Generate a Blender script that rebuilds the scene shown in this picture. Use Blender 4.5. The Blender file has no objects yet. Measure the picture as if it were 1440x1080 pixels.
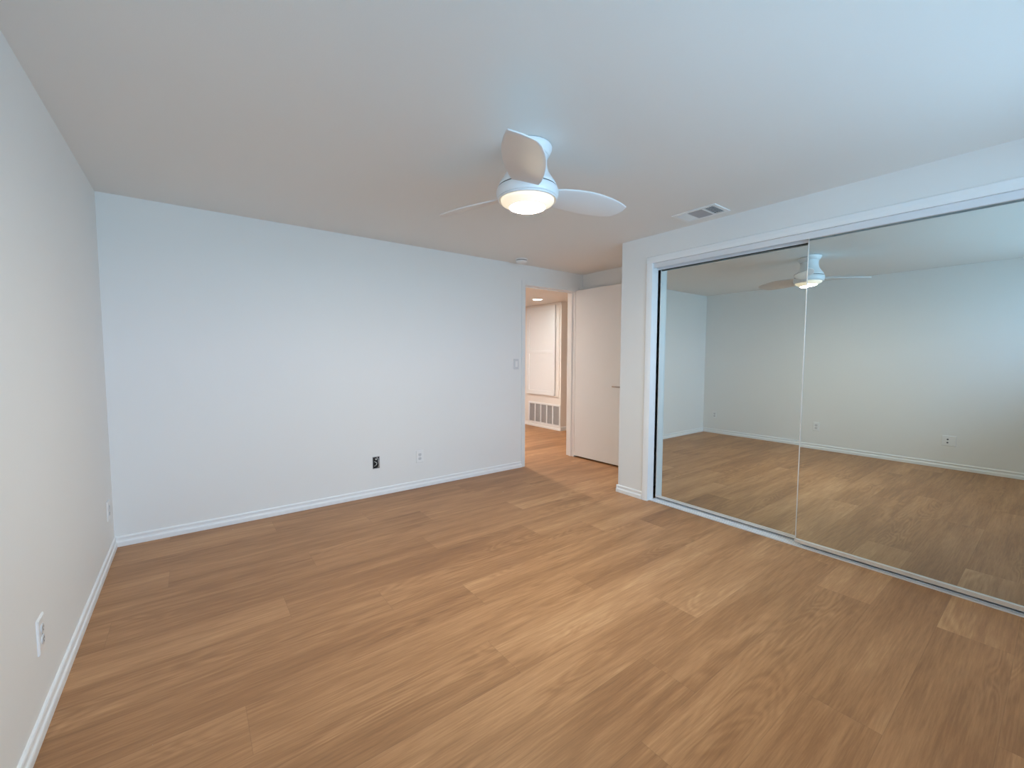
import bpy, bmesh, math, random
from mathutils import Vector, Matrix

S = bpy.context.scene
COL = S.collection
PI = math.pi

# ------------------------------------------------------------------ camera
cam_data = bpy.data.cameras.new('camera')
cam = bpy.data.objects.new('camera', cam_data)
COL.objects.link(cam)
FPX = 594.31
cam_data.sensor_width = 36.0
cam_data.lens = FPX * 36.0 / 1440.0
cam_data.clip_start = 0.02
yaw, pitch, roll = math.radians(37.188), math.radians(-3.607), math.radians(0.137)
fw = Vector((math.sin(yaw) * math.cos(pitch), math.cos(yaw) * math.cos(pitch), math.sin(pitch)))
rt = Vector((math.cos(yaw), -math.sin(yaw), 0))
up = rt.cross(fw)
rot = Matrix((rt, up, -fw)).transposed()
rot = rot @ Matrix.Rotation(roll, 3, 'Z')
cam.matrix_world = Matrix.Translation((0.4431, 0.0, 1.2546)) @ rot.to_4x4()
S.camera = cam

# ------------------------------------------------------------------ exposure
S.view_settings.view_transform = 'Standard'
S.view_settings.look = 'None'
S.view_settings.gamma = 1.0
S.view_settings.use_curve_mapping = False
S.view_settings.exposure = 0.0
S.cycles.max_bounces = 14
S.cycles.diffuse_bounces = 8
S.cycles.glossy_bounces = 6
S.cycles.use_denoising = True

# ------------------------------------------------------------------ daylight outside the window
W = bpy.data.worlds.new('world')
S.world = W
W.use_nodes = True
nt = W.node_tree
nt.nodes.clear()
out = nt.nodes.new('ShaderNodeOutputWorld')
bg = nt.nodes.new('ShaderNodeBackground')
tc = nt.nodes.new('ShaderNodeTexCoord')
sx = nt.nodes.new('ShaderNodeSeparateXYZ')
mr = nt.nodes.new('ShaderNodeMapRange')
mr.inputs['From Min'].default_value = -1.0
mr.inputs['From Max'].default_value = 1.0
cr = nt.nodes.new('ShaderNodeValToRGB')
e = cr.color_ramp.elements
e[0].position = 0.0; e[0].color = (0.31, 0.55, 0.76, 1)
e[1].position = 1.0; e[1].color = (0.50, 0.77, 1.14, 1)
m = e.new(0.49); m.color = (0.335, 0.59, 0.81, 1)
m = e.new(0.51); m.color = (0.56, 0.81, 1.13, 1)
nt.links.new(tc.outputs['Generated'], sx.inputs[0])
nt.links.new(sx.outputs['Z'], mr.inputs['Value'])
nt.links.new(mr.outputs[0], cr.inputs[0])
nt.links.new(cr.outputs[0], bg.inputs['Color'])
bg.inputs['Strength'].default_value = 10.0
nt.links.new(bg.outputs[0], out.inputs[0])

# window opening in the wall behind the camera (x0, x1, z0, z1) and its portal
WIN = (0.2, 3.4, 1.2, 2.1)
YR = -0.62                       # rear wall plane
pl = bpy.data.lights.new('window_portal', 'AREA')
pl.shape = 'RECTANGLE'
pl.size = WIN[1] - WIN[0]
pl.size_y = WIN[3] - WIN[2]
pl.cycles.is_portal = True
po = bpy.data.objects.new('window_portal', pl)
po.location = ((WIN[0] + WIN[1]) / 2, YR - 0.13, (WIN[2] + WIN[3]) / 2)
po.rotation_euler = (PI / 2, 0, 0)
COL.objects.link(po)

# ------------------------------------------------------------------ dimensions (metres)
H = 2.286
L = 3.740          # back wall plane y
WC = 3.591         # closet wall plane x
WN = 4.394         # side wall of the door alcove
YC = 2.500         # end of the closet box
HH = 2.19          # hallway ceiling
DX0, DX1, DZ = 3.467, 4.262, 2.062    # doorway
WT = 0.13          # wall thickness
CY0, CY1, CZ = -0.13, 2.180, 2.053    # closet opening
XH = 5.43          # hallway wall with the cabinet
YH = 5.20          # its corner

# ------------------------------------------------------------------ materials
def new_mat(name):
    m = bpy.data.materials.new(name)
    m.use_nodes = True
    return m, m.node_tree, m.node_tree.nodes['Principled BSDF']

def paint(name, color, rough=0.55, bump=0.03, scale=220.0, var=0.015, metallic=0.0):
    m, t, b = new_mat(name)
    tc = t.nodes.new('ShaderNodeTexCoord')
    n = t.nodes.new('ShaderNodeTexNoise')
    n.inputs['Scale'].default_value = 1.3
    n.inputs['Detail'].default_value = 3
    t.links.new(tc.outputs['Object'], n.inputs['Vector'])
    mx = t.nodes.new('ShaderNodeMix'); mx.data_type = 'RGBA'
    mx.inputs[6].default_value = (*[max(0, c * (1 - var)) for c in color], 1)
    mx.inputs[7].default_value = (*[min(1, c * (1 + var)) for c in color], 1)
    t.links.new(n.outputs['Fac'], mx.inputs[0])
    t.links.new(mx.outputs[2], b.inputs['Base Color'])
    b.inputs['Roughness'].default_value = rough
    b.inputs['Metallic'].default_value = metallic
    if bump:
        n2 = t.nodes.new('ShaderNodeTexNoise')
        n2.inputs['Scale'].default_value = scale
        n2.inputs['Detail'].default_value = 2
        t.links.new(tc.outputs['Object'], n2.inputs['Vector'])
        bp = t.nodes.new('ShaderNodeBump')
        bp.inputs['Strength'].default_value = bump
        bp.inputs['Distance'].default_value = 0.002
        t.links.new(n2.outputs['Fac'], bp.inputs['Height'])
        t.links.new(bp.outputs[0], b.inputs['Normal'])
    return m

M = {}
M['wall'] = paint('wall_paint', (0.82, 0.825, 0.815), 0.6, 0.08)
M['ceiling'] = paint('ceiling_paint', (0.82, 0.82, 0.80), 0.8, 0.10)
M['trim'] = paint('trim_paint', (0.86, 0.88, 0.89), 0.35, 0.0)
M['door'] = paint('door_paint', (0.83, 0.81, 0.79), 0.34, 0.02)
M['hall'] = paint('hall_paint', (0.84, 0.815, 0.785), 0.6, 0.05)
M['cabinet'] = paint('cabinet_paint', (0.84, 0.87, 0.90), 0.35, 0.0)
M['plastic'] = paint('white_plastic', (0.84, 0.85, 0.85), 0.3, 0.0)
M['fan'] = paint('fan_white', (0.84, 0.86, 0.88), 0.28, 0.0)
M['blade'] = paint('blade_white', (0.78, 0.77, 0.77), 0.6, 0.0)
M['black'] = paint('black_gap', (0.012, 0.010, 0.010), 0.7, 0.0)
M['dark'] = paint('dark_recess', (0.16, 0.16, 0.17), 0.6, 0.0)
M['grey'] = paint('grey_mesh', (0.45, 0.45, 0.47), 0.5, 0.0)
M['alu'] = paint('white_aluminium', (0.80, 0.83, 0.87), 0.3, 0.0, metallic=0.25)
M['rail'] = paint('champagne_rail', (0.74, 0.73, 0.71), 0.35, 0.0, metallic=0.25)
M['nickel'] = paint('brushed_nickel', (0.36, 0.32, 0.28), 0.35, 0.0, metallic=1.0)
M['steel'] = paint('galvanised_steel', (0.45, 0.45, 0.46), 0.4, 0.0, metallic=0.8)
M['slot'] = paint('socket_slot', (0.10, 0.10, 0.11), 0.5, 0.0)
M['face'] = paint('socket_face', (0.66, 0.68, 0.70), 0.3, 0.0)
M['wire_white'] = paint('white_wire', (0.75, 0.75, 0.73), 0.4, 0.0)
M['wire_black'] = paint('black_wire', (0.02, 0.02, 0.02), 0.4, 0.0)

m, t, b = new_mat('mirror_silver')
b.inputs['Base Color'].default_value = (0.73, 0.79, 0.77, 1)
b.inputs['Metallic'].default_value = 1.0
b.inputs['Roughness'].default_value = 0.0
n = t.nodes.new('ShaderNodeTexNoise'); n.inputs['Scale'].default_value = 3.0
mx = t.nodes.new('ShaderNodeMix'); mx.data_type = 'RGBA'
mx.inputs[6].default_value = (0.725, 0.785, 0.765, 1); mx.inputs[7].default_value = (0.735, 0.795, 0.775, 1)
t.links.new(n.outputs['Fac'], mx.inputs[0]); t.links.new(mx.outputs[2], b.inputs['Base Color'])
M['mirror'] = m

def emitter(name, inner, outer, strength, radius=None, interp='LINEAR', edge=1.0):
    m, t, b = new_mat(name)
    b.inputs['Base Color'].default_value = (0.9, 0.9, 0.88, 1)
    b.inputs['Roughness'].default_value = 0.4
    tc = t.nodes.new('ShaderNodeTexCoord')
    sp = t.nodes.new('ShaderNodeSeparateXYZ')
    t.links.new(tc.outputs['Object'], sp.inputs[0])
    cb = t.nodes.new('ShaderNodeCombineXYZ')
    t.links.new(sp.outputs['X'], cb.inputs['X']); t.links.new(sp.outputs['Y'], cb.inputs['Y'])
    ln = t.nodes.new('ShaderNodeVectorMath'); ln.operation = 'LENGTH'
    t.links.new(cb.outputs[0], ln.inputs[0])
    mr = t.nodes.new('ShaderNodeMapRange')
    mr.inputs['From Min'].default_value = 0.0
    mr.inputs['From Max'].default_value = radius or 1.0
    t.links.new(ln.outputs['Value'], mr.inputs['Value'])
    cr = t.nodes.new('ShaderNodeValToRGB')
    cr.color_ramp.interpolation = interp
    cr.color_ramp.elements[0].position = 0.0; cr.color_ramp.elements[0].color = (*inner, 1)
    cr.color_ramp.elements[1].position = edge; cr.color_ramp.elements[1].color = (*outer, 1)
    t.links.new(mr.outputs[0], cr.inputs[0])
    t.links.new(cr.outputs[0], b.inputs['Emission Color'])
    b.inputs['Emission Strength'].default_value = strength
    return m
M['lens'] = emitter('frosted_lens', (1.0, 0.86, 0.56), (0.0024, 0.0020, 0.0013), 262.0, 0.134, 'CONSTANT', 0.66)
M['can'] = emitter('downlight_lens', (0.86, 1.0, 0.96), (0.86, 1.0, 0.96), 42.0, 0.07)
M['can_added'] = emitter('added_downlight_lens', (1.0, 0.93, 0.86), (1.0, 0.93, 0.86), 870.0, 0.07)

m, t, b = new_mat('window_glass')
t.nodes.remove(b)
tr = t.nodes.new('ShaderNodeBsdfTransparent'); gl = t.nodes.new('ShaderNodeBsdfGlossy')
gl.inputs['Roughness'].default_value = 0.0
fr = t.nodes.new('ShaderNodeFresnel'); fr.inputs['IOR'].default_value = 1.3
ms = t.nodes.new('ShaderNodeMixShader')
t.links.new(fr.outputs[0], ms.inputs[0]); t.links.new(tr.outputs[0], ms.inputs[1]); t.links.new(gl.outputs[0], ms.inputs[2])
t.links.new(ms.outputs[0], t.nodes['Material Output'].inputs['Surface'])
M['glass'] = m

# oak vinyl planks: tone and seed of each plank come from the mesh
def floor_material():
    m, t, b = new_mat('oak_planks')
    N, K = t.nodes.new, t.links.new
    at = N('ShaderNodeAttribute'); at.attribute_name = 'plank'
    sp = N('ShaderNodeSeparateColor'); K(at.outputs['Color'], sp.inputs[0])
    tc = N('ShaderNodeTexCoord')
    sc = N('ShaderNodeSeparateXYZ'); K(tc.outputs['Object'], sc.inputs[0])
    def math_(op, a, bb, c=None):
        n = N('ShaderNodeMath'); n.operation = op
        for i, v in enumerate((a, bb, c)):
            if v is None: continue
            if isinstance(v, (int, float)): n.inputs[i].default_value = v
            else: K(v, n.inputs[i])
        return n.outputs[0]
    def coords(kx, ky, ks):
        c = N('ShaderNodeCombineXYZ')
        K(math_('MULTIPLY', sc.outputs['X'], kx), c.inputs['X'])
        K(math_('MULTIPLY', sc.outputs['Y'], ky), c.inputs['Y'])
        K(math_('MULTIPLY', sp.outputs['Green'], ks), c.inputs['Z'])
        return c.outputs[0]
    def noise(v, scale, detail, rough=0.5, dist=0.0):
        n = N('ShaderNodeTexNoise')
        n.inputs['Scale'].default_value = scale
        n.inputs['Detail'].default_value = detail
        n.inputs['Roughness'].default_value = rough
        n.inputs['Distortion'].default_value = dist
        K(v, n.inputs['Vector']); return n.outputs['Fac']
    broad = noise(coords(0.9, 6.0, 37.0), 1.0, 3, 0.55, 0.4)
    fibre = noise(coords(7.0, 130.0, 53.0), 1.0, 4, 0.65)
    streak = noise(coords(1.6, 26.0, 71.0), 1.0, 4, 0.6, 0.6)
    # cathedral figure: contour lines of a slow noise
    slow = noise(coords(1.25, 7.5, 91.0), 1.0, 1.5, 0.45, 0.5)
    rings = math_('SINE', math_('MULTIPLY', slow, 95.0), 0)
    fig_mask = N('ShaderNodeMapRange')
    fig_mask.inputs['From Min'].default_value = 0.50; fig_mask.inputs['From Max'].default_value = 0.66
    K(noise(coords(0.8, 4.0, 17.0), 1.0, 1), fig_mask.inputs['Value'])
    rings = math_('MULTIPLY', rings, fig_mask.outputs[0])
    v = math_('MULTIPLY', math_('SUBTRACT', broad, 0.5), 0.85)
    v = math_('ADD', v, math_('MULTIPLY', math_('SUBTRACT', streak, 0.5), 0.62))
    v = math_('ADD', v, math_('MULTIPLY', math_('SUBTRACT', fibre, 0.5), 0.75))
    v = math_('ADD', v, math_('MULTIPLY', rings, 0.085))
    v = math_('ADD', v, math_('MULTIPLY', math_('SUBTRACT', sp.outputs['Red'], 0.5), 0.50))
    v = math_('ADD', v, 0.5)
    cr = N('ShaderNodeValToRGB')
    el = cr.color_ramp.elements
    el[0].position = 0.05; el[0].color = FLOOR_COLS[0]
    el[1].position = 0.95; el[1].color = FLOOR_COLS[3]
    x = el.new(0.38); x.color = FLOOR_COLS[1]
    x = el.new(0.66); x.color = FLOOR_COLS[2]
    K(v, cr.inputs[0])
    # hairline joints from the plank UVs (distance to the plank's edges in metres)
    uv = N('ShaderNodeUVMap'); uv.uv_map = 'joint'
    us = N('ShaderNodeSeparateXYZ'); K(uv.outputs[0], us.inputs[0])
    def edge(s, size):
        d = math_('SUBTRACT', math_('ABSOLUTE', math_('SUBTRACT', s, 0.5), 0), 0.5)
        return math_('GREATER_THAN', math_('MULTIPLY', d, size), -0.0011)
    j = math_('MAXIMUM', edge(us.outputs['Y'], 0.236), edge(us.outputs['X'], 1.585))
    mx = N('ShaderNodeMix'); mx.data_type = 'RGBA'
    K(math_('MULTIPLY', j, 0.22), mx.inputs[0])
    K(cr.outputs[0], mx.inputs[6]); mx.inputs[7].default_value = (0.10, 0.055, 0.03, 1)
    K(mx.outputs[2], b.inputs['Base Color'])
    rr = N('ShaderNodeMapRange'); K(fibre, rr.inputs['Value'])
    rr.inputs['To Min'].default_value = 0.40; rr.inputs['To Max'].default_value = 0.54
    K(rr.outputs[0], b.inputs['Roughness'])
    b.inputs['Specular IOR Level'].default_value = 0.45
    bp = N('ShaderNodeBump'); bp.inputs['Strength'].default_value = 0.10; bp.inputs['Distance'].default_value = 0.001
    K(fibre, bp.inputs['Height']); K(bp.outputs[0], b.inputs['Normal'])
    return m
FLOOR_COLS = [(0.225, 0.104, 0.043, 1), (0.35, 0.172, 0.074, 1), (0.475, 0.250, 0.116, 1), (0.62, 0.365, 0.185, 1)]
M['floor'] = floor_material()

# ------------------------------------------------------------------ mesh helpers
def obj(name, bm, mat, parent=None, smooth=False, bevel=0.0):
    me = bpy.data.meshes.new(name)
    bmesh.ops.recalc_face_normals(bm, faces=bm.faces)
    bm.to_mesh(me); bm.free()
    me.materials.append(mat)
    if smooth:
        for p in me.polygons: p.use_smooth = True
    o = bpy.data.objects.new(name, me)
    COL.objects.link(o)
    if parent: o.parent = parent
    if bevel:
        md = o.modifiers.new('bevel', 'BEVEL'); md.width = bevel; md.segments = 2; md.limit_method = 'ANGLE'
    return o

def add_box(bm, x0, x1, y0, y1, z0, z1, mtx=None):
    vs = [bm.verts.new((x, y, z)) for x in (x0, x1) for y in (y0, y1) for z in (z0, z1)]
    for f in ((0, 1, 3, 2), (4, 6, 7, 5), (0, 4, 5, 1), (2, 3, 7, 6), (0, 2, 6, 4), (1, 5, 7, 3)):
        bm.faces.new([vs[i] for i in f])
    if mtx is not None:
        for v in vs: v.co = mtx @ v.co
    return vs

def boxes(*bs):
    bm = bmesh.new()
    for b_ in bs: add_box(bm, *b_)
    return bm

def add_extrusion(bm, prof, p0, p1, out_dir, up_dir=Vector((0, 0, 1))):
    """closed profile of (out, up) pairs swept straight from p0 to p1"""
    p0, p1, out_dir = Vector(p0), Vector(p1), Vector(out_dir)
    r0 = [bm.verts.new(p0 + out_dir * a + up_dir * b_) for a, b_ in prof]
    r1 = [bm.verts.new(p1 + out_dir * a + up_dir * b_) for a, b_ in prof]
    n = len(prof)
    for i in range(n):
        bm.faces.new((r0[i], r0[(i + 1) % n], r1[(i + 1) % n], r1[i]))
    bm.faces.new(r0); bm.faces.new(r1[::-1])

def add_lathe(bm, prof, seg=48, centre=(0, 0, 0), cap=True):
    rings = []
    c = Vector(centre)
    for r, z in prof:
        if r < 1e-6:
            rings.append([bm.verts.new(c + Vector((0, 0, z)))])
        else:
            rings.append([bm.verts.new(c + Vector((r * math.cos(2 * PI * k / seg), r * math.sin(2 * PI * k / seg), z))) for k in range(seg)])
    for a, b_ in zip(rings, rings[1:]):
        for k in range(seg):
            k2 = (k + 1) % seg
            if len(a) == 1 and len(b_) == 1: continue
            if len(a) == 1: bm.faces.new((a[0], b_[k2], b_[k]))
            elif len(b_) == 1: bm.faces.new((a[k], a[k2], b_[0]))
            else: bm.faces.new((a[k], a[k2], b_[k2], b_[k]))
    if cap:
        for r_ in (rings[0], rings[-1]):
            if len(r_) > 1: bm.faces.new(r_)

def add_tube(bm, pts, r, seg=10):
    pts = [Vector(p) for p in pts]
    rings = []
    for i, p in enumerate(pts):
        a = pts[max(i - 1, 0)]; b_ = pts[min(i + 1, len(pts) - 1)]
        d = (b_ - a).normalized()
        u = d.cross(Vector((0, 0, 1)))
        if u.length < 1e-3: u = d.cross(Vector((0, 1, 0)))
        u.normalize(); w = d.cross(u)
        rings.append([bm.verts.new(p + (u * math.cos(2 * PI * k / seg) + w * math.sin(2 * PI * k / seg)) * r) for k in range(seg)])
    for a, b_ in zip(rings, rings[1:]):
        for k in range(seg):
            bm.faces.new((a[k], a[(k + 1) % seg], b_[(k + 1) % seg], b_[k]))
    bm.faces.new(rings[0]); bm.faces.new(rings[-1][::-1])

def thing(name, label, cat, loc=(0, 0, 0), rotz=0.0, group=None):
    o = bpy.data.objects.new(name, None)
    o.empty_display_size = 0.05
    COL.objects.link(o)
    o.location = loc; o.rotation_euler = (0, 0, rotz)
    o['label'] = label; o['category'] = cat
    if group: o['group'] = group
    return o

def struct(o, label=None, cat=None):
    o['kind'] = 'structure'
    if label: o['label'] = label
    if cat: o['category'] = cat
    return o

# ------------------------------------------------------------------ floor
YS, PL = 1.494, 0.236
PLEN = 1.585
# rows are counted from the boundary y = YS + k * PL down to the one below it;
# row -> (x of one end joint, {index of plank from that joint: tone})
joints = {5: (0.10, {}), 4: (0.785, {-1: .62, 0: .28, 1: .72}), 3: (1.20, {-1: .46, 0: .36}), 2: (1.593, {-1: .36, 0: .62}),
          1: (0.555, {-1: .45, 0: .6, 1: .36}), 0: (1.445, {-1: .40, 0: .74, 1: .52}),
          -1: (2.345, {-1: .36, 0: .62, -2: .55}), -2: (1.906, {-1: .30, 0: .55}),
          -3: (1.573, {-1: .30, 0: .44, 1: .66}), -4: (0.65, {0: .58, 1: .45}), -5: (1.595, {-1: .5, 0: .56, 1: .86}),
          -6: (0.9, {0: .45, 1: .6}), 6: (1.0, {1: .88, 0: .5}), 7: (0.3, {})}
rng = random.Random(11)
bm = bmesh.new()
col = bm.loops.layers.float_color.new('plank')
uvl = bm.loops.layers.uv.new('joint')
def plank_rows(x_lo, x_hi, y_lo, y_hi):
    k0 = math.floor((y_lo - YS) / PL) + 1
    k1 = math.ceil((y_hi - YS) / PL)
    for k in range(k0, k1 + 1):
        yt = YS + k * PL; yb = yt - PL
        j0, tones = joints.get(k, ((k * 0.618 * PLEN) % PLEN, {}))
        n0 = math.floor((x_lo - j0) / PLEN); n1 = math.ceil((x_hi - j0) / PLEN)
        for n_ in range(n0, n1):
            xa = j0 + n_ * PLEN; xb = xa + PLEN
            r_ = random.Random(k * 131 + n_ * 17 + 5)
            tone = tones.get(n_, 0.5 + (r_.random() - 0.5) * 0.42)
            seed = r_.random()
            ca, cb = max(xa, x_lo), min(xb, x_hi)
            da, db = max(yb, y_lo), min(yt, y_hi)
            if cb - ca < 1e-4 or db - da < 1e-4: continue
            vs = [bm.verts.new((x, y, 0)) for x, y in ((ca, da), (cb, da), (cb, db), (ca, db))]
            f = bm.faces.new(vs)
            for lp in f.loops:
                lp[col] = (tone, seed, 0, 1)
                lp[uvl].uv = ((lp.vert.co.x - xa) / PLEN, (lp.vert.co.y - yb) / PL)
plank_rows(-0.1, 4.5, YR - 0.1, L + 0.06)
plank_rows(2.4, 7.4, L + 0.06, 8.2)
struct(obj('floor', bm, M['floor']))

# ------------------------------------------------------------------ walls and ceilings
struct(obj('wall_left', boxes((-0.12, 0, YR - 0.14, L + WT, 0, H)), M['wall']))
struct(obj('wall_back', boxes((0, DX0 - 0.02, L, L + WT, 0, H), (DX1 + 0.02, WN + 0.12, L, L + WT, 0, H),
                              (DX0 - 0.02, DX1 + 0.02, L, L + WT, DZ + 0.02, H)), M['wall']))
# closet wall: pier, header, and the short wall towards the rear
struct(obj('wall_right', boxes((WC, WC + 0.083, CY1 + 0.015, YC, 0, H), (WC, WC + 0.083, CY0 - 0.015, CY1 + 0.015, CZ + 0.012, H),
                               (WC, WC + 0.083, YR, CY0 - 0.015, 0, H)), M['wall']))
struct(obj('wall_alcove', boxes((WN, WN + 0.12, YR - 0.1, L, 0, H), (WC + 0.083, WN, YC - 0.10, YC, 0, H)), M['wall']))
struct(obj('wall_rear', boxes((0, WIN[0], YR - 0.14, YR, 0, H), (WIN[1], WN, YR - 0.14, YR, 0, H),
                              (WIN[0], WIN[1], YR - 0.14, YR, 0, WIN[2]), (WIN[0], WIN[1], YR - 0.14, YR, WIN[3], H)), M['wall']))
struct(obj('ceiling', boxes((-0.12, WN + 0.12, YR - 0.14, L + WT, H, H + 0.1)), M['ceiling']))
# hallway
struct(obj('wall_hall_right', boxes((XH, XH + 0.1, YH, 7.9, 0, HH), (XH + 0.1, 7.2, YH, YH + 0.1, 0, HH)), M['hall']))
struct(obj('wall_hall_left', boxes((2.5, 2.6, L + WT, 8.0, 0, HH)), M['hall']))
struct(obj('wall_hall_end', boxes((2.6, XH, 7.9, 8.0, 0, HH)), M['hall']))
struct(obj('wall_hall_side', boxes((7.2, 7.3, L + WT, YH + 0.1, 0, HH), (WN + 0.12, 7.2, L + WT - 0.1, L + WT, 0, HH)), M['hall']))
struct(obj('ceiling_hall', boxes((2.5, 7.3, L + WT, 8.0, HH, HH + 0.1)), M['hall']))

# ------------------------------------------------------------------ baseboards
BB = [(0, 0), (0.014, 0), (0.015, 0.004), (0.015, 0.028), (0.013, 0.034), (0.009, 0.038), (0.0075, 0.046),
      (0.009, 0.054), (0.010, 0.060), (0.008, 0.066), (0.003, 0.069), (0, 0.069)]
def baseboard(name, runs):
    bm = bmesh.new()
    for p0, p1, d in runs: add_extrusion(bm, BB, p0, p1, d)
    return struct(obj(name, bm, M['trim']))
baseboard('baseboard_left', [((0, YR, 0), (0, L, 0), (1, 0, 0))])
baseboard('baseboard_back', [((0.0, L, 0), (DX0 - 0.05, L, 0), (0, -1, 0)), ((DX1 + 0.104, L, 0), (WN, L, 0), (0, -1, 0))])
baseboard('baseboard_right', [((WC, 2.236, 0), (WC, YC + 0.0145, 0), (-1, 0, 0)), ((WC - 0.0145, YC, 0), (WN, YC, 0), (0, 1, 0)),
                              ((WC, YR, 0), (WC, CY0 - 0.075, 0), (-1, 0, 0))])
baseboard('baseboard_alcove', [((WN, YC, 0), (WN, L, 0), (-1, 0, 0))])
baseboard('baseboard_rear', [((0, YR, 0), (WC, YR, 0), (0, 1, 0))])
baseboard('baseboard_hall', [((XH, YH - 0.0145, 0), (XH, 7.9, 0), (-1, 0, 0)), ((XH - 0.0145, YH, 0), (7.2, YH, 0), (0, -1, 0)),
                             ((2.6, 7.9, 0), (XH, 7.9, 0), (0, -1, 0))])

# ------------------------------------------------------------------ rear window (behind the camera)
wx0, wx1, wz0, wz1 = WIN
wf = struct(obj('window_1', boxes((wx0, wx1, YR - 0.11, YR - 0.05, wz0, wz0 + 0.04), (wx0, wx1, YR - 0.11, YR - 0.05, wz1 - 0.04, wz1),
                                  (wx0, wx0 + 0.04, YR - 0.11, YR - 0.05, wz0 + 0.04, wz1 - 0.04), (wx1 - 0.04, wx1, YR - 0.11, YR - 0.05, wz0 + 0.04, wz1 - 0.04),
                                  ((wx0 + wx1) / 2 - 0.025, (wx0 + wx1) / 2 + 0.025, YR - 0.11, YR - 0.05, wz0 + 0.04, wz1 - 0.04)), M['alu']))
for a, b_ in ((wx0 + 0.04, (wx0 + wx1) / 2 - 0.025), ((wx0 + wx1) / 2 + 0.025, wx1 - 0.04)):
    obj('window_pane', boxes((a, b_, YR - 0.084, YR - 0.078, wz0 + 0.04, wz1 - 0.04)), M['glass'], wf)
struct(obj('trim_3', boxes((wx0 - 0.04, wx1 + 0.04, YR, YR + 0.05, wz0 - 0.03, wz0)), M['trim']))

# ------------------------------------------------------------------ doorway: jamb, casing, strike plate
JB = 0.02
jm = struct(obj('trim_1', boxes((DX0 - JB, DX0, L - 0.004, L + WT + 0.004, 0, DZ), (DX1, DX1 + JB, L - 0.004, L + WT + 0.004, 0, DZ),
                                (DX0 - JB, DX1 + JB, L - 0.004, L + WT + 0.004, DZ, DZ + JB)), M['door'], bevel=0.0015))
cs = 0.05
obj('door_casing', boxes((DX0 - 0.006 - cs, DX0 - 0.006, L - 0.011, L, 0, DZ + 0.006 + cs), (DX1 + 0.052, DX1 + 0.052 + cs, L - 0.011, L, 0, DZ + 0.006 + cs),
                         (DX0 - 0.006, DX1 - 0.003, L - 0.011, L, DZ + 0.006, DZ + 0.006 + cs)), M['wall'], jm, bevel=0.003)
obj('door_stop', boxes((DX0, DX0 + 0.010, L + 0.045, L + 0.08, 0, DZ), (DX1 - 0.010, DX1, L + 0.045, L + 0.08, 0, DZ),
                       (DX0 + 0.010, DX1 - 0.010, L + 0.045, L + 0.08, DZ - 0.010, DZ)), M['door'], jm)
sp_ = obj('strike_plate', boxes((DX0, DX0 + 0.0035, L + 0.006, L + 0.034, 0.895, 0.955)), M['nickel'], jm)

# ------------------------------------------------------------------ the open door
d1 = bpy.data.objects.new('door_1', None); COL.objects.link(d1)
d1.location = (DX1 + 0.001, L - 0.005, 0.0)
d1.rotation_euler = (0, 0, math.radians(-90 + 2.6))
struct(d1)
# local x runs from the hinge to the latch edge; the visible face is local y = 0 and the slab lies towards +y
DW, DT = 0.785, 0.035
obj('door_leaf', boxes((0.003, DW, 0.0, DT, 0.020, 2.078)), M['door'], d1, bevel=0.0015)
for hz in (0.25, 1.05, 1.85):
    bm = bmesh.new(); add_lathe(bm, [(0.006, 0), (0.006, 0.09)], 12, (0.004, DT + 0.007, hz)); obj('hinge', bm, M['nickel'], d1, smooth=False)
def lever(side):
    s = -1 if side < 0 else 1
    y0 = 0.0 if s < 0 else DT
    bm = bmesh.new()
    mt = Matrix.Translation((DW - 0.065, y0, 0.925)) @ Matrix.Rotation(PI / 2 * (1 if s < 0 else -1), 4, 'X')
    b2 = bmesh.new()
    add_lathe(b2, [(0.0, 0.0), (0.032, 0.0), (0.032, 0.006), (0.029, 0.009), (0.011, 0.010), (0.010, 0.030), (0.0, 0.030)], 28)
    for v in b2.verts: v.co = mt @ v.co
    me_ = bpy.data.meshes.new('tmp'); b2.to_mesh(me_); b2.free(); bm.from_mesh(me_); bpy.data.meshes.remove(me_)
    pts = [(DW - 0.065, y0 + s * 0.030, 0.925), (DW - 0.068, y0 + s * 0.042, 0.925), (DW - 0.080, y0 + s * 0.047, 0.925), (DW - 0.12, y0 + s * 0.047, 0.925), (DW - 0.182, y0 + s * 0.046, 0.926)]
    add_tube(bm, pts, 0.0075, 12)
    return obj('door_handle', bm, M['nickel'], d1, smooth=True)
lever(-1); lever(1)

# ------------------------------------------------------------------ closet: casing, jambs, tracks, mirror doors
cas = 0.055
CP = [(0, 0), (0, cas), (0.008, cas), (0.012, cas - 0.006), (0.011, cas * 0.45), (0.008, 0.008), (0.006, 0)]
ct = struct(obj('trim_2', boxes((WC, WC + 0.083, CY1, CY1 + 0.015, 0, CZ), (WC, WC + 0.083, CY0 - 0.015, CY0, 0, CZ),
                                (WC, WC + 0.083, CY0 - 0.015, CY1 + 0.015, CZ, CZ + 0.012)), M['trim']))
bm = bmesh.new()
add_extrusion(bm, CP, (WC, CY1 - 0.002, 0), (WC, CY1 - 0.002, CZ), (-1, 0, 0), Vector((0, 1, 0)))
add_extrusion(bm, CP, (WC, CY0 + 0.002, 0), (WC, CY0 + 0.002, CZ), (-1, 0, 0), Vector((0, -1, 0)))
add_extrusion(bm, CP, (WC, CY0 - cas, CZ), (WC, CY1 + cas - 0.002, CZ), (-1, 0, 0), Vector((0, 0, 1)))
obj('closet_casing', bm, M['trim'], ct)
# closet back wall gets a dark colour for the shade behind the doors

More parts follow.
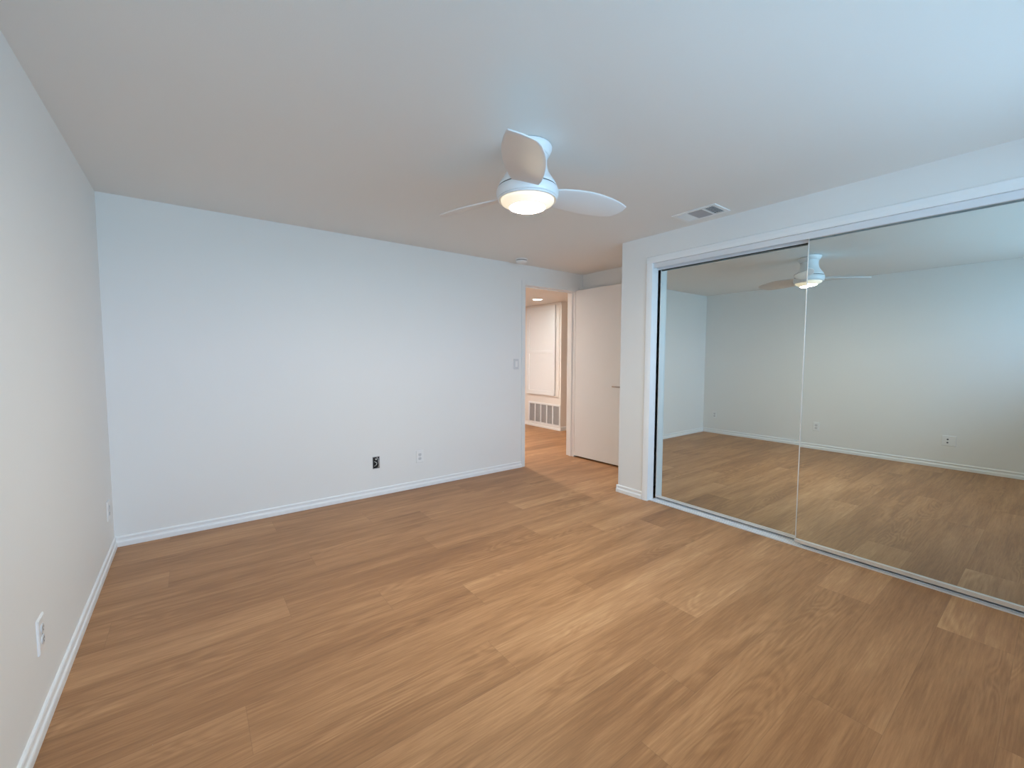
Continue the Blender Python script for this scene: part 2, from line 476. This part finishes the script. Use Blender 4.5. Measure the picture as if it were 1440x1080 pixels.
tr = thing('closet_top_track', 'white metal top track with fascia above the mirrored closet doors', 'track', (WC, (CY0 + CY1) / 2, CZ))
def loc_boxes(o, *bs):
    x, y, z = o.location
    return boxes(*[(a - x, b_ - x, c - y, d - y, e_ - z, f_ - z) for a, b_, c, d, e_, f_ in bs])
obj('fascia', loc_boxes(tr, (WC + 0.012, WC + 0.017, CY0 + 0.001, CY1 - 0.001, 2.012, CZ - 0.0005)), M['alu'], tr, bevel=0.001)
obj('channel', loc_boxes(tr, (WC + 0.017, WC + 0.127, CY0 + 0.001, CY1 - 0.001, CZ - 0.004, CZ - 0.0005),
                         (WC + 0.068, WC + 0.071, CY0 + 0.001, CY1 - 0.001, 2.001, CZ - 0.004),
                         (WC + 0.124, WC + 0.127, CY0 + 0.001, CY1 - 0.001, 2.002, CZ - 0.004)), M['alu'], tr)
tb = thing('closet_floor_track', 'white metal double floor track under the mirrored closet doors', 'track', (WC + 0.07, (CY0 + CY1) / 2, 0))
obj('track_base', loc_boxes(tb, (WC + 0.024, WC + 0.125, CY0 + 0.001, CY1 - 0.001, 0.0005, 0.003)), M['alu'], tb)
for xr in (0.024, 0.056, 0.088, 0.118):
    obj('track_rib', loc_boxes(tb, (WC + xr, WC + xr + 0.006, CY0 + 0.001, CY1 - 0.001, 0.003, 0.008)), M['alu'], tb, bevel=0.001)

def mirror_door(label, x, y0, y1, bottom, top, tr=0.006, trm='rail', rd=0.004):
    """x: mirror surface plane"""
    t_ = thing('mirror_door', label, 'mirror door', (x + 0.008, (y0 + y1) / 2, bottom), 0, 'sliding mirror doors of the closet')
    lb = lambda *b_: loc_boxes(t_, *b_)
    w = 0.005
    obj('mirror', lb((x, x + 0.005, y0 + w, y1 - w, bottom + 0.022, top - tr)), M['mirror'], t_)
    obj('backing_panel', lb((x + 0.005, x + 0.014, y0 + w, y1 - w, bottom + 0.02, top - tr)), M['black'], t_)
    obj('bottom_rail', lb((x - rd, x + 0.016, y0, y1, bottom, bottom + 0.022)), M['rail'], t_, bevel=0.001)
    obj('top_rail', lb((x - 0.003, x + 0.016, y0, y1, top - tr, top)), M[trm], t_, bevel=0.001)
    for a in (y0, y1 - w):
        obj('stile', lb((x - 0.003, x + 0.016, a, a + w, bottom + 0.022, top - tr)), M['rail'], t_, bevel=0.001)
    return t_
mirror_door('frameless mirrored sliding door on the back track, nearer the white door', 3.694, 0.99, 2.167, 0.020, 2.022, 0.019, 'black')  # black top strip paints the shade of the gap under the track
mirror_door('frameless mirrored sliding door on the front track, at the right edge', 3.638, CY0 + 0.004, 1.057, 0.024, 2.022, rd=0.011)
# closet interior: white wall coloured dark, painting in the shade
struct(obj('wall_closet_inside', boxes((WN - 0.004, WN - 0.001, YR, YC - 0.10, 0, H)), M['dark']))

# ------------------------------------------------------------------ hallway cabinet and return grille
cb = thing('wall_cabinet', 'tall white two-panel cupboard set in the hallway wall, seen through the doorway', 'cabinet', (XH, 5.67, 0.56))
def lb(*b_): return loc_boxes(cb, *b_)
Y0, Y1, Z0, Z1 = 5.235, 6.12, 0.562, 2.165
fwid = 0.055
obj('face_frame', lb((XH - 0.014, XH, Y0, Y0 + fwid, Z0, Z1), (XH - 0.014, XH, Y1 - fwid, Y1, Z0, Z1),
                     (XH - 0.014, XH, Y0 + fwid, Y1 - fwid, Z0, Z0 + 0.035), (XH - 0.014, XH, Y0 + fwid, Y1 - fwid, Z1 - 0.035, Z1)), M['hall'], cb, bevel=0.002)
dy0, dy1, dz0, dz1 = 5.325, 6.085, 0.592, 2.148
st = 0.075
dr = obj('door', lb((XH - 0.036, XH - 0.015, dy0, dy0 + st, dz0, dz1), (XH - 0.036, XH - 0.015, dy1 - st, dy1, dz0, dz1),
                    (XH - 0.036, XH - 0.015, dy0 + st, dy1 - st, dz0, dz0 + st), (XH - 0.036, XH - 0.015, dy0 + st, dy1 - st, dz1 - st, dz1),
                    (XH - 0.036, XH - 0.015, dy0 + st, dy1 - st, 1.325, 1.335 + 0.04)), M['cabinet'], cb, bevel=0.002)
for a, b_ in ((dz0 + st, 1.325), (1.375, dz1 - st)):
    obj('door_panel', lb((XH - 0.025, XH - 0.017, dy0 + st, dy1 - st, a, b_)), M['cabinet'], dr)

gr = thing('return_air_grille', 'white low return air grille with five mesh bays in the hallway wall', 'vent', (XH, 5.61, 0.07))
def lb(*b_): return loc_boxes(gr, *b_)
gy0, gy1, gz0, gz1 = 5.205, 6.05, 0.0705, 0.445
n = 5; fw_ = 0.028
inner = (gy1 - gy0 - 2 * fw_)
bars = [(XH - 0.012, XH, gy0, gy0 + fw_, gz0, gz1), (XH - 0.012, XH, gy1 - fw_, gy1, gz0, gz1),
        (XH - 0.012, XH, gy0 + fw_, gy1 - fw_, gz0, gz0 + 0.02), (XH - 0.012, XH, gy0 + fw_, gy1 - fw_, gz1 - 0.03, gz1)]
obj('grille_frame', lb(*bars), M['cabinet'], gr, bevel=0.002)
for k in range(1, n):
    yb = gy0 + fw_ + inner * k / n
    obj('grille_bar', lb((XH - 0.012, XH, yb - 0.011, yb + 0.011, gz0 + 0.02, gz1 - 0.03)), M['cabinet'], gr)
for k in range(n):
    ya = gy0 + fw_ + inner * k / n + (0.011 if k else 0); yb = gy0 + fw_ + inner * (k + 1) / n - (0.011 if k < n - 1 else 0)
    bm = bmesh.new()
    add_box(bm, XH - 0.002, XH - 0.0005, ya, yb, gz0 + 0.02, gz1 - 0.03)
    ob = obj('grille_backing', bm, M['grey'], gr)
    ob.data.transform(Matrix.Translation((-gr.location.x, -gr.location.y, -gr.location.z)))
    bm = bmesh.new()
    z = gz0 + 0.026
    while z < gz1 - 0.034:
        mt = Matrix.Translation((XH - 0.006, (ya + yb) / 2, z)) @ Matrix.Rotation(math.radians(35), 4, 'Y')
        add_box(bm, -0.005, 0.005, -(yb - ya) / 2, (yb - ya) / 2, -0.0006, 0.0006, mt)
        z += 0.0115
    ob = obj('louvres', bm, M['face'], gr)
    ob.data.transform(Matrix.Translation((-gr.location.x, -gr.location.y, -gr.location.z)))

# hallway downlight
dl = thing('recessed_downlight', 'lit round recessed downlight in the hallway ceiling', 'light', (4.93, 5.24, HH))
bm = bmesh.new()
add_lathe(bm, [(0.092, 0.0), (0.092, -0.004), (0.086, -0.007), (0.074, -0.007), (0.072, -0.001), (0.072, 0.0)], 40, cap=False)
obj('trim_ring', bm, M['plastic'], dl, smooth=True)
bm = bmesh.new(); add_lathe(bm, [(0.0, -0.0045), (0.072, -0.0045), (0.072, -0.001), (0, -0.001)], 40)
obj('lens', bm, M['can'], dl)
d2 = dl.copy(); COL.objects.link(d2); d2.location = (3.72, 5.15, HH)  # added unseen lamp, brightens the door and the floor by the doorway
d2['label'] = 'added unseen downlight in the hallway ceiling, behind the wall left of the doorway'
for ch in list(dl.children):
    c2 = ch.copy(); COL.objects.link(c2); c2.parent = d2
    if ch.name.startswith('lens'):
        c2.data = ch.data.copy(); c2.data.materials[0] = M['can_added']

# ------------------------------------------------------------------ ceiling fan
FX, FY = 1.801, 1.667
fan = thing('ceiling_fan', 'white three-blade ceiling fan with a lit round lamp, hugging the ceiling', 'ceiling fan', (FX, FY, H))
def fz(z): return z - H
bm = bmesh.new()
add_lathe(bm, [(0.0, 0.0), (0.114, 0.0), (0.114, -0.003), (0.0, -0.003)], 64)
obj('ceiling_shadow_gap', bm, M['dark'], fan)  # dark disc painting the shadow line between canopy and ceiling
bm = bmesh.new()
add_lathe(bm, [(0.0, -0.003), (0.118, -0.003), (0.120, -0.008), (0.119, -0.016), (0.113, -0.030), (0.107, -0.040), (0.103, -0.048), (0.0, -0.048)], 64)
obj('canopy', bm, M['fan'], fan, smooth=True)
bm = bmesh.new()
add_lathe(bm, [(0.0, -0.048), (0.099, -0.048), (0.097, -0.055), (0.096, -0.068), (0.096, -0.090), (0.099, -0.108), (0.106, -0.128), (0.117, -0.147),
               (0.130, -0.166), (0.141, -0.183), (0.147, -0.196), (0.145, -0.1985), (0.0, -0.1985)], 64)
obj('motor_cover', bm, M['fan'], fan, smooth=True)
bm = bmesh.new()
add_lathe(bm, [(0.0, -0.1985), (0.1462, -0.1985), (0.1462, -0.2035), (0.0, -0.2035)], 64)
obj('shadow_gap', bm, M['black'], fan)  # solid black ring painted as the shade in the housing groove
bm = bmesh.new()
add_lathe(bm, [(0.0, -0.2035), (0.149, -0.2035), (0.152, -0.210), (0.1535, -0.221), (0.152, -0.234), (0.149, -0.244), (0.147, -0.250), (0.0, -0.250)], 64)
obj('light_housing', bm, M['fan'], fan, smooth=True)
bm = bmesh.new()
add_lathe(bm, [(0.136, -0.250), (0.147, -0.250), (0.147, -0.256), (0.143, -0.260), (0.138, -0.259), (0.136, -0.255)], 64, cap=False)
obj('lamp_ring', bm, M['fan'], fan, smooth=True)
bm = bmesh.new()
add_lathe(bm, [(0.0, -0.2505), (0.1335, -0.2505), (0.132, -0.262), (0.127, -0.270), (0.119, -0.273), (0.112, -0.277), (0.098, -0.287), (0.075, -0.296),
               (0.045, -0.302), (0.0, -0.304)], 64)
obj('lamp_lens', bm, M['lens'], fan, smooth=True)
# blades: (r, s) outline; s > 0 is the raised edge
up_edge = [(0.115, 0.060), (0.18, 0.075), (0.25, 0.084), (0.32, 0.087), (0.39, 0.083), (0.46, 0.072), (0.52, 0.057), (0.558, 0.044), (0.582, 0.033)]
lo_edge = [(0.115, -0.058), (0.18, -0.080), (0.25, -0.094), (0.32, -0.102), (0.39, -0.105), (0.45, -0.101), (0.505, -0.092), (0.538, -0.079), (0.554, -0.062)]
tip = [(0.560, -0.035), (0.571, -0.008)]
def blade_mesh():
    bm = bmesh.new()
    NX = 12
    rows = []
    outline_up = up_edge; outline_lo = lo_edge
    nrow = len(up_edge)
    def surf(r, s, side):
        camber = 0.010 * (1 - (s / 0.1) ** 2)          # gently dished from edge to edge
        twist = 0.06 * (0.58 - r)
        return Vector((r, s, camber + s * twist + (0.0035 if side > 0 else -0.0035)))
    # last column leans along the oblique tip
    grid = {1: [], -1: []}
    for side in (1, -1):
        for i in range(nrow):
            u_, l_ = Vector(outline_up[i]), Vector(outline_lo[i])
            row = []
            for k in range(NX + 1):
                q = u_.lerp(l_, k / NX)
                if i >= nrow - 3:
                    b_ = (i - (nrow - 4)) / 3
                    q.x += 0.010 * b_ * math.sin(PI * k / NX)
                row.append(bm.verts.new(surf(q.x, q.y, side)))
            grid[side].append(row)
    for side in (1, -1):
        g = grid[side]
        for i in range(nrow - 1):
            for k in range(NX):
                bm.faces.new((g[i][k], g[i + 1][k], g[i + 1][k + 1], g[i][k + 1]))
    a, b_ = grid[1], grid[-1]
    for i in range(nrow - 1):
        bm.faces.new((a[i][0], a[i + 1][0], b_[i + 1][0], b_[i][0]))
        bm.faces.new((a[i][NX], a[i + 1][NX], b_[i + 1][NX], b_[i][NX]))
    for k in range(NX):
        bm.faces.new((a[0][k], a[0][k + 1], b_[0][k + 1], b_[0][k]))
        bm.faces.new((a[-1][k], a[-1][k + 1], b_[-1][k + 1], b_[-1][k]))
    return bm
for k in range(3):
    PITCH = math.radians((16, 16, 21)[k])
    th = math.radians(227 + 120 * k)
    o = obj('blade', blade_mesh(), M['blade'], fan, smooth=True, bevel=0.0022)
    a = Vector((math.cos(th), math.sin(th), 0))
    s = Vector((math.sin(th) * math.cos(PITCH), -math.cos(th) * math.cos(PITCH), math.sin(PITCH)))
    nn = a.cross(s)
    o.data.transform(Matrix((a, s, nn)).transposed().to_4x4())
    o.data.transform(Matrix.Translation((0, 0, fz(2.073))))
# ------------------------------------------------------------------ ceiling register
vt = thing('ceiling_register', 'white rectangular ceiling air register with dark louvres near the closet wall', 'vent', (3.378, 1.648, H))
x0, x1, y0, y1 = -0.108, 0.108, -0.160, 0.164
fr_ = 0.026
bm = bmesh.new()
for b_ in ((x0, x1, y0, y0 + fr_, -0.007, 0), (x0, x1, y1 - fr_, y1, -0.007, 0), (x0, x0 + fr_, y0 + fr_, y1 - fr_, -0.007, 0), (x1 - fr_, x1, y0 + fr_, y1 - fr_, -0.007, 0)):
    add_box(bm, *b_)
obj('register_frame', bm, M['plastic'], vt, bevel=0.002)
obj('duct_opening', boxes((x0 + fr_, x1 - fr_, y0 + fr_, y1 - fr_, -0.0012, 0)), M['dark'], vt)
ya, yb = y0 + fr_, y1 - fr_
sec = [(ya, ya + 0.070), (ya + 0.082, yb - 0.082), (yb - 0.070, yb)]
for a in (ya + 0.070, yb - 0.082):
    obj('divider', boxes((x0 + fr_, x1 - fr_, a, a + 0.012, -0.0065, -0.0012)), M['plastic'], vt)
def slats(a, b_, axis, count, ang, mat, w=0.009):
    bm = bmesh.new()
    for k in range(count):
        f_ = (k + 0.5) / count
        if axis == 'x':    # slats run along x, spread along y
            mt = Matrix.Translation((0, a + (b_ - a) * f_, -0.0045)) @ Matrix.Rotation(math.radians(ang), 4, 'X')
            add_box(bm, x0 + fr_, x1 - fr_, -w / 2, w / 2, -0.0005, 0.0005, mt)
        else:
            xx = x0 + fr_ + (x1 - x0 - 2 * fr_) * f_
            mt = Matrix.Translation((xx, (a + b_) / 2, -0.0045)) @ Matrix.Rotation(math.radians(ang), 4, 'Y')
            add_box(bm, -w / 2, w / 2, -(b_ - a) / 2, (b_ - a) / 2, -0.0005, 0.0005, mt)
    return obj('louvres', bm, mat, vt)
slats(sec[0][0], sec[0][1], 'x', 5, 40, M['plastic'], 0.006)
slats(sec[0][0], sec[0][1], 'y', 6, 0, M['plastic'], 0.0025)
slats(sec[1][0], sec[1][1], 'y', 13, 40, M['grey'], 0.007)
slats(sec[2][0], sec[2][1], 'x', 7, -30, M['plastic'], 0.011)

# ------------------------------------------------------------------ smoke detector
sd = thing('smoke_detector', 'small round white smoke detector on the ceiling above the doorway', 'smoke detector', (3.255, 3.545, H))
bm = bmesh.new()
add_lathe(bm, [(0.0, 0.0), (0.066, 0.0), (0.067, -0.008), (0.062, -0.011), (0.0, -0.011)], 40)
obj('mounting_plate', bm, M['plastic'], sd, smooth=False)
bm = bmesh.new()
add_lathe(bm, [(0.0, -0.011), (0.055, -0.011), (0.055, -0.019), (0.0, -0.019)], 40)
obj('sensor_slots', bm, M['slot'], sd)
bm = bmesh.new()
add_lathe(bm, [(0.0, -0.019), (0.060, -0.019), (0.060, -0.024), (0.052, -0.033), (0.030, -0.038), (0.0, -0.039)], 40)
obj('cover', bm, M['plastic'], sd, smooth=True)

# ------------------------------------------------------------------ outlets and switch
def plate_mesh(w, h, t_=0.006):
    bm = bmesh.new()
    a = [(-w / 2, -h / 2), (w / 2, -h / 2), (w / 2, h / 2), (-w / 2, h / 2)]
    i_ = 0.004
    lo = [bm.verts.new((x, 0, z)) for x, z in a]
    mid = [bm.verts.new((x, -t_ * 0.45, z)) for x, z in a]
    b2 = [(x - math.copysign(i_, x), z - math.copysign(i_, z)) for x, z in a]
    hi = [bm.verts.new((x, -t_, z)) for x, z in b2]
    for r0, r1 in ((lo, mid), (mid, hi)):
        for k in range(4):
            bm.faces.new((r0[k], r0[(k + 1) % 4], r1[(k + 1) % 4], r1[k]))
    bm.faces.new(hi); bm.faces.new(lo[::-1])
    return bm
def outlet(loc, rz, label, group='white wall outlets just above the baseboards'):
    t_ = thing('wall_outlet', label, 'outlet', loc, rz, group)
    obj('cover_plate', plate_mesh(0.074, 0.120), M['plastic'], t_)
    for zz in (0.0195, -0.0195):
        bm = bmesh.new()
        add_lathe(bm, [(0.0, 0), (0.0165, 0), (0.0165, 0.0022), (0.0155, 0.003), (0, 0.003)], 24)
        for v in bm.verts:
            c = v.co.copy(); v.co = Vector((c.x, -0.006 - c.z, max(-0.0135, min(0.0135, c.y)) + zz))
        s_ = obj('socket', bm, M['face'], t_)
        obj('slots', boxes((-0.0075, -0.0055, -0.0094, -0.0088, zz - 0.001, zz + 0.008), (0.0055, 0.0075, -0.0094, -0.0088, zz - 0.001, zz + 0.007),
                           (-0.002, 0.002, -0.0094, -0.0088, zz - 0.009, zz - 0.0045)), M['slot'], s_)
    bm = bmesh.new()
    add_lathe(bm, [(0, 0), (0.003, 0), (0.003, 0.001), (0, 0.0014)], 12)
    for v in bm.verts:
        c = v.co.copy(); v.co = Vector((c.x, -0.006 - c.z, c.y))
    obj('screw', bm, M['steel'], t_)
    return t_
outlet((2.166, L, 0.300), 0, 'white duplex outlet on the far wall, right of the open wiring hole')
outlet((0.0, 2.068, 0.312), PI / 2, 'white duplex outlet low on the left wall, closest to the viewer')
outlet((0.0, 3.545, 0.305), PI / 2, 'white duplex outlet low on the left wall beside the far corner')
# double-width plate with two jacks, seen in the mirror
t_ = thing('jack_plate', 'wide white wall plate with two dark jacks, reflected in the right mirror', 'wall plate', (0.0, 0.785, 0.318), PI / 2)
obj('cover_plate', plate_mesh(0.118, 0.118), M['plastic'], t_)
for zz in (0.017, -0.020):
    bm = bmesh.new()
    add_lathe(bm, [(0, 0), (0.0085, 0), (0.0085, 0.002), (0.006, 0.0035), (0, 0.0035)], 20)
    for v in bm.verts:
        c = v.co.copy(); v.co = Vector((c.x - 0.006 + 0.016, -0.006 - c.z, c.y + zz))
    obj('jack', bm, M['slot'], t_)

sw = thing('light_switch', 'white light switch plate on the far wall left of the doorway', 'light switch', (3.338, L, 1.180))
obj('switch_plate', plate_mesh(0.072, 0.118), M['face'], sw)
bm = bmesh.new()
add_box(bm, -0.0165, 0.0165, -0.0085, -0.006, -0.033, 0.033)
rk = obj('rocker', bm, M['plastic'], sw, bevel=0.001)

# open electrical box with wires
bx = thing('open_wall_box', 'uncovered electrical box with loose wires low on the far wall', 'electrical box', (1.742, L, 0.303))
bw, bh = 0.028, 0.050
obj('hole_edge', boxes((-bw - 0.005, -bw, -0.0015, 0.001, -bh - 0.005, bh + 0.005), (bw, bw + 0.005, -0.0015, 0.001, -bh - 0.005, bh + 0.005),
                       (-bw, bw, -0.0015, 0.001, -bh - 0.005, -bh), (-bw, bw, -0.0015, 0.001, bh, bh + 0.005)), M['steel'], bx)
obj('cavity_shade', boxes((-bw, bw, -0.0008, -0.0002, -bh, bh)), M['black'], bx)  # flat black sheet standing for the shade inside the open box
def wire(pts, mat, r=0.0022):
    P = [Vector(p) for p in pts]
    q = []
    for i in range(len(P) - 1):
        p0, p1, p2, p3 = P[max(i - 1, 0)], P[i], P[i + 1], P[min(i + 2, len(P) - 1)]
        for k in range(6):
            u = k / 6
            q.append(0.5 * ((2 * p1) + (-p0 + p2) * u + (2 * p0 - 5 * p1 + 4 * p2 - p3) * u * u + (-p0 + 3 * p1 - 3 * p2 + p3) * u ** 3))
    q.append(P[-1])
    bm = bmesh.new(); add_tube(bm, q, r, 8)
    return obj('wire', bm, mat, bx, smooth=True)
wire([(0.010, -0.003, 0.049), (0.004, -0.008, 0.034), (-0.004, -0.010, 0.028), (-0.010, -0.008, 0.040)], M['wire_white'], 0.003)
wire([(-0.016, -0.003, 0.012), (-0.006, -0.012, 0.006), (0.002, -0.012, -0.006), (-0.004, -0.010, -0.020), (-0.018, -0.004, -0.030)], M['wire_white'], 0.003)
wire([(0.020, -0.004, 0.040), (0.016, -0.010, 0.010), (0.020, -0.012, -0.020), (0.012, -0.008, -0.046)], M['steel'], 0.004)
wire([(0.024, -0.003, 0.020), (0.024, -0.006, -0.010), (0.022, -0.004, -0.045)], M['steel'], 0.003)
wire([(-0.024, -0.003, 0.020), (-0.020, -0.010, -0.002), (-0.006, -0.012, -0.030), (0.004, -0.004, -0.040)], M['wire_black'], 0.003)
